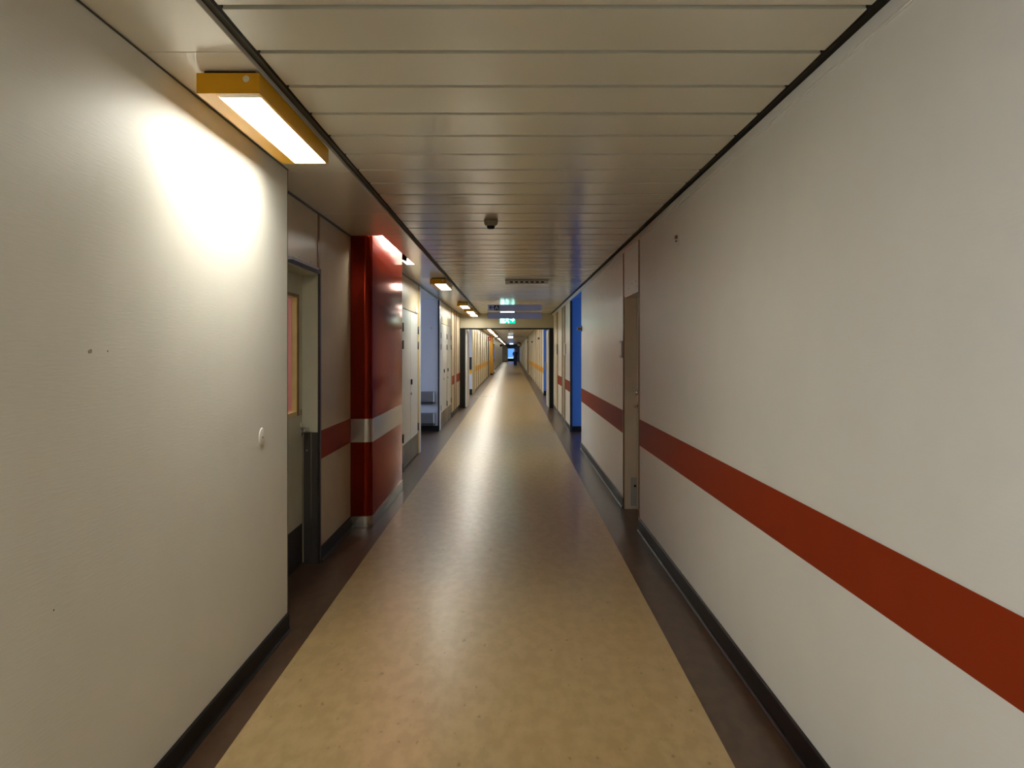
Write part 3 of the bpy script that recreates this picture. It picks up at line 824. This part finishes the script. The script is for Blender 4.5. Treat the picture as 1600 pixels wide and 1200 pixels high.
obj('bracket', MB().box(-.11, -.07, 50, 50.03, 2.40, H), M['taupe'], se)
se2 = empty('far_smoke_detector', (-.12, 37, H)); tag(se2, 'tiny smoke detector on the ceiling just beyond the fire doorway', 'smoke detector')
obj('base', MB().lathe((-.12, 37), [(.08, H), (.08, H-.03), (.05, H-.05)]), M['white_plastic'], se2)
obj('sensor_head', MB().lathe((-.12, 37), [(.05, H-.05), (.04, H-.08), (.01, H-.085)]), M['kick'], se2)
th = tag(obj('threshold_strip', MB().box(-1.30, -.55, 27.3, 27.5, .0, .004), M['steel']), 'metal threshold strip on the floor at the far left opening', 'threshold')

# ------------------------------------------------------------------ the walking person, far away
def tube(mb, pts, n=14):
    """rings of radii (rx, ry) round a path, closed with a small dome at each end"""
    P = [(Vector(p[:3]), p[3] if isinstance(p[3], tuple) else (p[3], p[3])) for p in pts]
    i0 = len(mb.v); k = len(P)
    for a in range(k):
        t = (P[min(a+1, k-1)][0] - P[max(a-1, 0)][0]).normalized()
        ref = Vector((0, 1, 0)) if abs(t.y) < .8 else Vector((0, 0, 1))
        u = t.cross(ref).normalized(); v = u.cross(t)
        for q in range(n):
            w = P[a][0] + u*P[a][1][0]*math.cos(2*PI*q/n) + v*P[a][1][1]*math.sin(2*PI*q/n)
            mb.v.append(tuple(w))
    for a in range(k-1):
        for q in range(n):
            r = (q+1) % n
            mb.f.append((i0+a*n+q, i0+a*n+r, i0+(a+1)*n+r, i0+(a+1)*n+q))
    mb.f.append(tuple(i0+q for q in range(n))); mb.f.append(tuple(i0+(k-1)*n+q for q in range(n)))
    return mb
def fused(name, mb, m, parent, voxel):
    """one continuous surface grown from overlapping tubes"""
    me = bpy.data.meshes.new(name); me.from_pydata(mb.v, [], mb.f)
    bm = bmesh.new(); bm.from_mesh(me); bmesh.ops.recalc_face_normals(bm, faces=bm.faces); bm.to_mesh(me); bm.free()
    me.materials.append(m)
    o = bpy.data.objects.new(name, me); COL.objects.link(o); o.parent = parent
    r = o.modifiers.new('remesh', 'REMESH'); r.mode = 'VOXEL'; r.voxel_size = voxel; r.use_smooth_shade = True
    sm = o.modifiers.new('smooth', 'SMOOTH'); sm.factor = .5; sm.iterations = 4
    return o
pn = empty('person', (.33, 81, 0))
tag(pn, 'person in dark blue scrubs walking at the far end of the corridor', 'person')
pn.rotation_euler = (0, 0, math.radians(-14))
# mid-stride towards the camera (-y), right hand on the hip, left arm hanging
ARM = {-1: [(-.165, .01, 1.375), (-.265, .07, 1.13), (-.17, -.07, .985)], 1: [(.165, .01, 1.375), (.225, .05, 1.11), (.225, -.03, .87)]}
LEG = {-1: [(-.085, .0, .90), (-.095, .01, .49), (-.10, .14, .10)], 1: [(.085, 0, .90), (.09, -.12, .49), (.095, -.13, .085)]}
def lerp(a, b, t): return tuple(a[i]+(b[i]-a[i])*t for i in range(3))
bd = MB()
tube(bd, [(0, 0, .84, (.13, .10)), (0, 0, .93, (.155, .115)), (0, 0, 1.06, (.135, .10)), (0, .01, 1.22, (.155, .115)), (0, .015, 1.34, (.165, .105)), (0, .015, 1.41, (.11, .08)), (0, .01, 1.44, (.06, .06)), (0, 0, 1.50, (.052, .055))], 20)
tube(bd, [(0, -.015, 1.475, (.035, .045)), (0, -.022, 1.50, (.055, .070)), (0, -.012, 1.55, (.068, .088)), (0, -.008, 1.60, (.073, .095)), (0, -.004, 1.65, (.070, .090)), (0, 0, 1.69, (.052, .068)), (0, 0, 1.71, (.02, .03))], 20)
tube(bd, [(0, -.10, 1.605, (.009, .010)), (0, -.112, 1.58, (.012, .013)), (0, -.118, 1.568, (.014, .012)), (0, -.10, 1.558, (.010, .008))], 10)
for s_ in (-1, 1):
    tube(bd, [(s_*.066, .0, 1.565, (.010, .014)), (s_*.078, .004, 1.59, (.011, .020)), (s_*.074, .004, 1.615, (.009, .015))], 8)
    a = ARM[s_]
    tube(bd, [a[0]+(.055,), lerp(a[0], a[1], .4)+(.050,), lerp(a[0], a[1], .85)+(.042,), a[1]+(.042,), lerp(a[1], a[2], .3)+(.043,), lerp(a[1], a[2], .75)+(.032,), a[2]+(.028,)])
    l = LEG[s_]
    tube(bd, [l[0]+(.085,), lerp(l[0], l[1], .5)+(.075,), l[1]+(.058,), lerp(l[1], l[2], .35)+(.058,), lerp(l[1], l[2], .8)+(.040,), l[2]+(.040,)])
    f = l[2]; up = .06 if s_ < 0 else 0
    tube(bd, [(f[0], f[1]+.05, f[2]-.04, (.03, .034)), (f[0], f[1]-.03, f[2]-.045, (.036, .034)), (f[0], f[1]-.13, f[2]-.055, (.040, .022)), (f[0], f[1]-.18, f[2]-.058, (.030, .014))])
    # hand: palm, four unequal bent fingers, thumb from the side of the palm
    w = Vector(a[2]); d = (Vector(a[2])-Vector(a[1])).normalized()
    side = Vector((0, 1, 0)) if s_ > 0 else Vector((.35, .3, .85)).normalized()
    side = (side - d*side.dot(d)).normalized(); nrm = d.cross(side).normalized()
    if nrm.x*s_ > 0: nrm = -nrm
    tube(bd, [tuple(w)+(.028,), tuple(w+d*.045)+((.034),), tuple(w+d*.085)+(.032,)], 12)
    for q, ln in enumerate((.058, .070, .074, .064)):
        b0 = w + d*.08 + side*(-.033+.022*q)
        tube(bd, [tuple(b0)+(.0105,), tuple(b0+d*ln*.5+nrm*.008)+(.0098,), tuple(b0+d*ln+nrm*.030)+(.0085,)], 8)
    b0 = w + d*.03 + side*.030
    tube(bd, [tuple(b0)+(.013,), tuple(b0+d*.03+side*.022+nrm*.01)+(.0115,), tuple(b0+d*.062+side*.028+nrm*.024)+(.0095,)], 8)
fused('body', bd, M['skin'], pn, .0065)
tn = MB()
tube(tn, [(0, 0, .76, (.205, .165)), (0, 0, .86, (.195, .155)), (0, 0, 1.05, (.175, .14)), (0, .01, 1.22, (.185, .145)), (0, .015, 1.34, (.19, .128)), (0, .015, 1.40, (.145, .095)), (0, .012, 1.425, (.10, .078))], 24)
for s_ in (-1, 1):
    a = ARM[s_]
    tube(tn, [(a[0][0]*.8, a[0][1], a[0][2]-.01, .075), a[0]+(.076,), lerp(a[0], a[1], .5)+(.074,), lerp(a[0], a[1], .82)+(.073,)])
fused('tunic', tn, M['navy'], pn, .012)
tr = MB(); tube(tr, [(0, 0, .72, (.15, .12)), (0, 0, .92, (.175, .14))], 20)
for s_ in (-1, 1):
    l = LEG[s_]
    tube(tr, [(l[0][0], 0, .88, .105), lerp(l[0], l[1], .5)+(.098,), l[1]+(.086,), lerp(l[1], l[2], .5)+(.080,), lerp(l[1], l[2], .93)+(.075,)])
fused('trousers', tr, M['navy'], pn, .012)
for s_ in (-1, 1):
    f = LEG[s_][2]
    fused('shoe', tube(MB(), [(f[0], f[1]+.085, f[2]-.045, (.03, .035)), (f[0], f[1]+.05, f[2]-.04, (.042, .046)), (f[0], f[1]-.04, f[2]-.042, (.045, .044)), (f[0], f[1]-.14, f[2]-.054, (.049, .032)), (f[0], f[1]-.205, f[2]-.060, (.036, .022))]), M['shoe'], pn, .01)
hr = tube(MB(), [(0, .045, 1.53, (.055, .042)), (0, .038, 1.58, (.077, .066)), (0, .028, 1.63, (.082, .083)), (0, .004, 1.668, (.078, .098)), (0, .004, 1.70, (.064, .082)), (0, .004, 1.725, (.03, .04))], 20)
fused('hair', hr, M['hair'], pn, .008)
def child_local(name, mb, m):
    me = bpy.data.meshes.new(name); me.from_pydata(mb.v, [], mb.f); me.materials.append(m)
    o = bpy.data.objects.new(name, me); COL.objects.link(o); o.parent = pn; return o
for s_ in (-1, 1): child_local('eye', MB().cyl((s_*.030, 1.606), .010, 'y', -.100, -.090, 10), M['hair'])
child_local('mouth', MB().box(-.022, .022, -.102, -.092, 1.527, 1.534), M['stripe'])

# ------------------------------------------------------------------ lights: daylight at the ends of the side corridors, the lit room, an added fill
def area(name, loc, rot, sx, sy, power, col):
    l = bpy.data.lights.new(name, 'AREA'); l.shape = 'RECTANGLE'; l.size = sx; l.size_y = sy; l.energy = power; l.color = col
    o = bpy.data.objects.new(name, l); COL.objects.link(o); o.location = loc; o.rotation_euler = rot; return o
area('daylight_left', (-4.9, 14.0, 1.3), (0, -PI/2, 0), 2.0, 2.6, 30, (.62, .75, 1.0))
area('daylight_right', (4.9, 14.1, 1.3), (0, PI/2, 0), 2.0, 2.4, 62, (.55, .72, 1.0))
area('daylight_left_far', (-4.9, 27.5, 1.3), (0, -PI/2, 0), 2.0, 1.8, 40, (.62, .75, 1.0))
area('daylight_right_far', (4.9, 26.4, 1.3), (0, PI/2, 0), 2.0, 2.4, 60, (.55, .72, 1.0))
area('fill_behind_camera', (-1.42, -.15, 1.37), (0, -PI/2, 0), 1.35, 2.3, 15, (.92, .96, 1.0))  # unseen fill added behind the camera to brighten the near right wall
area('room_lamp', (-2.6, 5.9, 2.45), (0, 0, 0), 1.0, .3, 34, (1, .9, .75))

# ------------------------------------------------------------------ world, camera, view
wd = bpy.data.worlds.new('world'); sc.world = wd; wd.use_nodes = True
wd.node_tree.nodes['Background'].inputs[0].default_value = (.1, .2, .5, 1)
wd.node_tree.nodes['Background'].inputs[1].default_value = .02
F = 1300.0
cam = bpy.data.cameras.new('camera'); cam.sensor_width = 36; cam.sensor_fit = 'HORIZONTAL'
cam.lens = 36*F/1600; cam.shift_y = -(600-548.5)/1600; cam.clip_start = .05; cam.clip_end = 400
co = bpy.data.objects.new('camera', cam); COL.objects.link(co); co.location = (0, 0, 1.5); co.rotation_euler = (PI/2, 0, 0)
sc.camera = co
sc.view_settings.view_transform = 'Standard'; sc.view_settings.look = 'None'
sc.view_settings.gamma = 1; sc.view_settings.use_curve_mapping = False
sc.view_settings.exposure = 0.52
sc.cycles.max_bounces = 10; sc.cycles.diffuse_bounces = 6; sc.cycles.glossy_bounces = 5
sc.cycles.sample_clamp_indirect = 6
sc.cycles.use_denoising = True
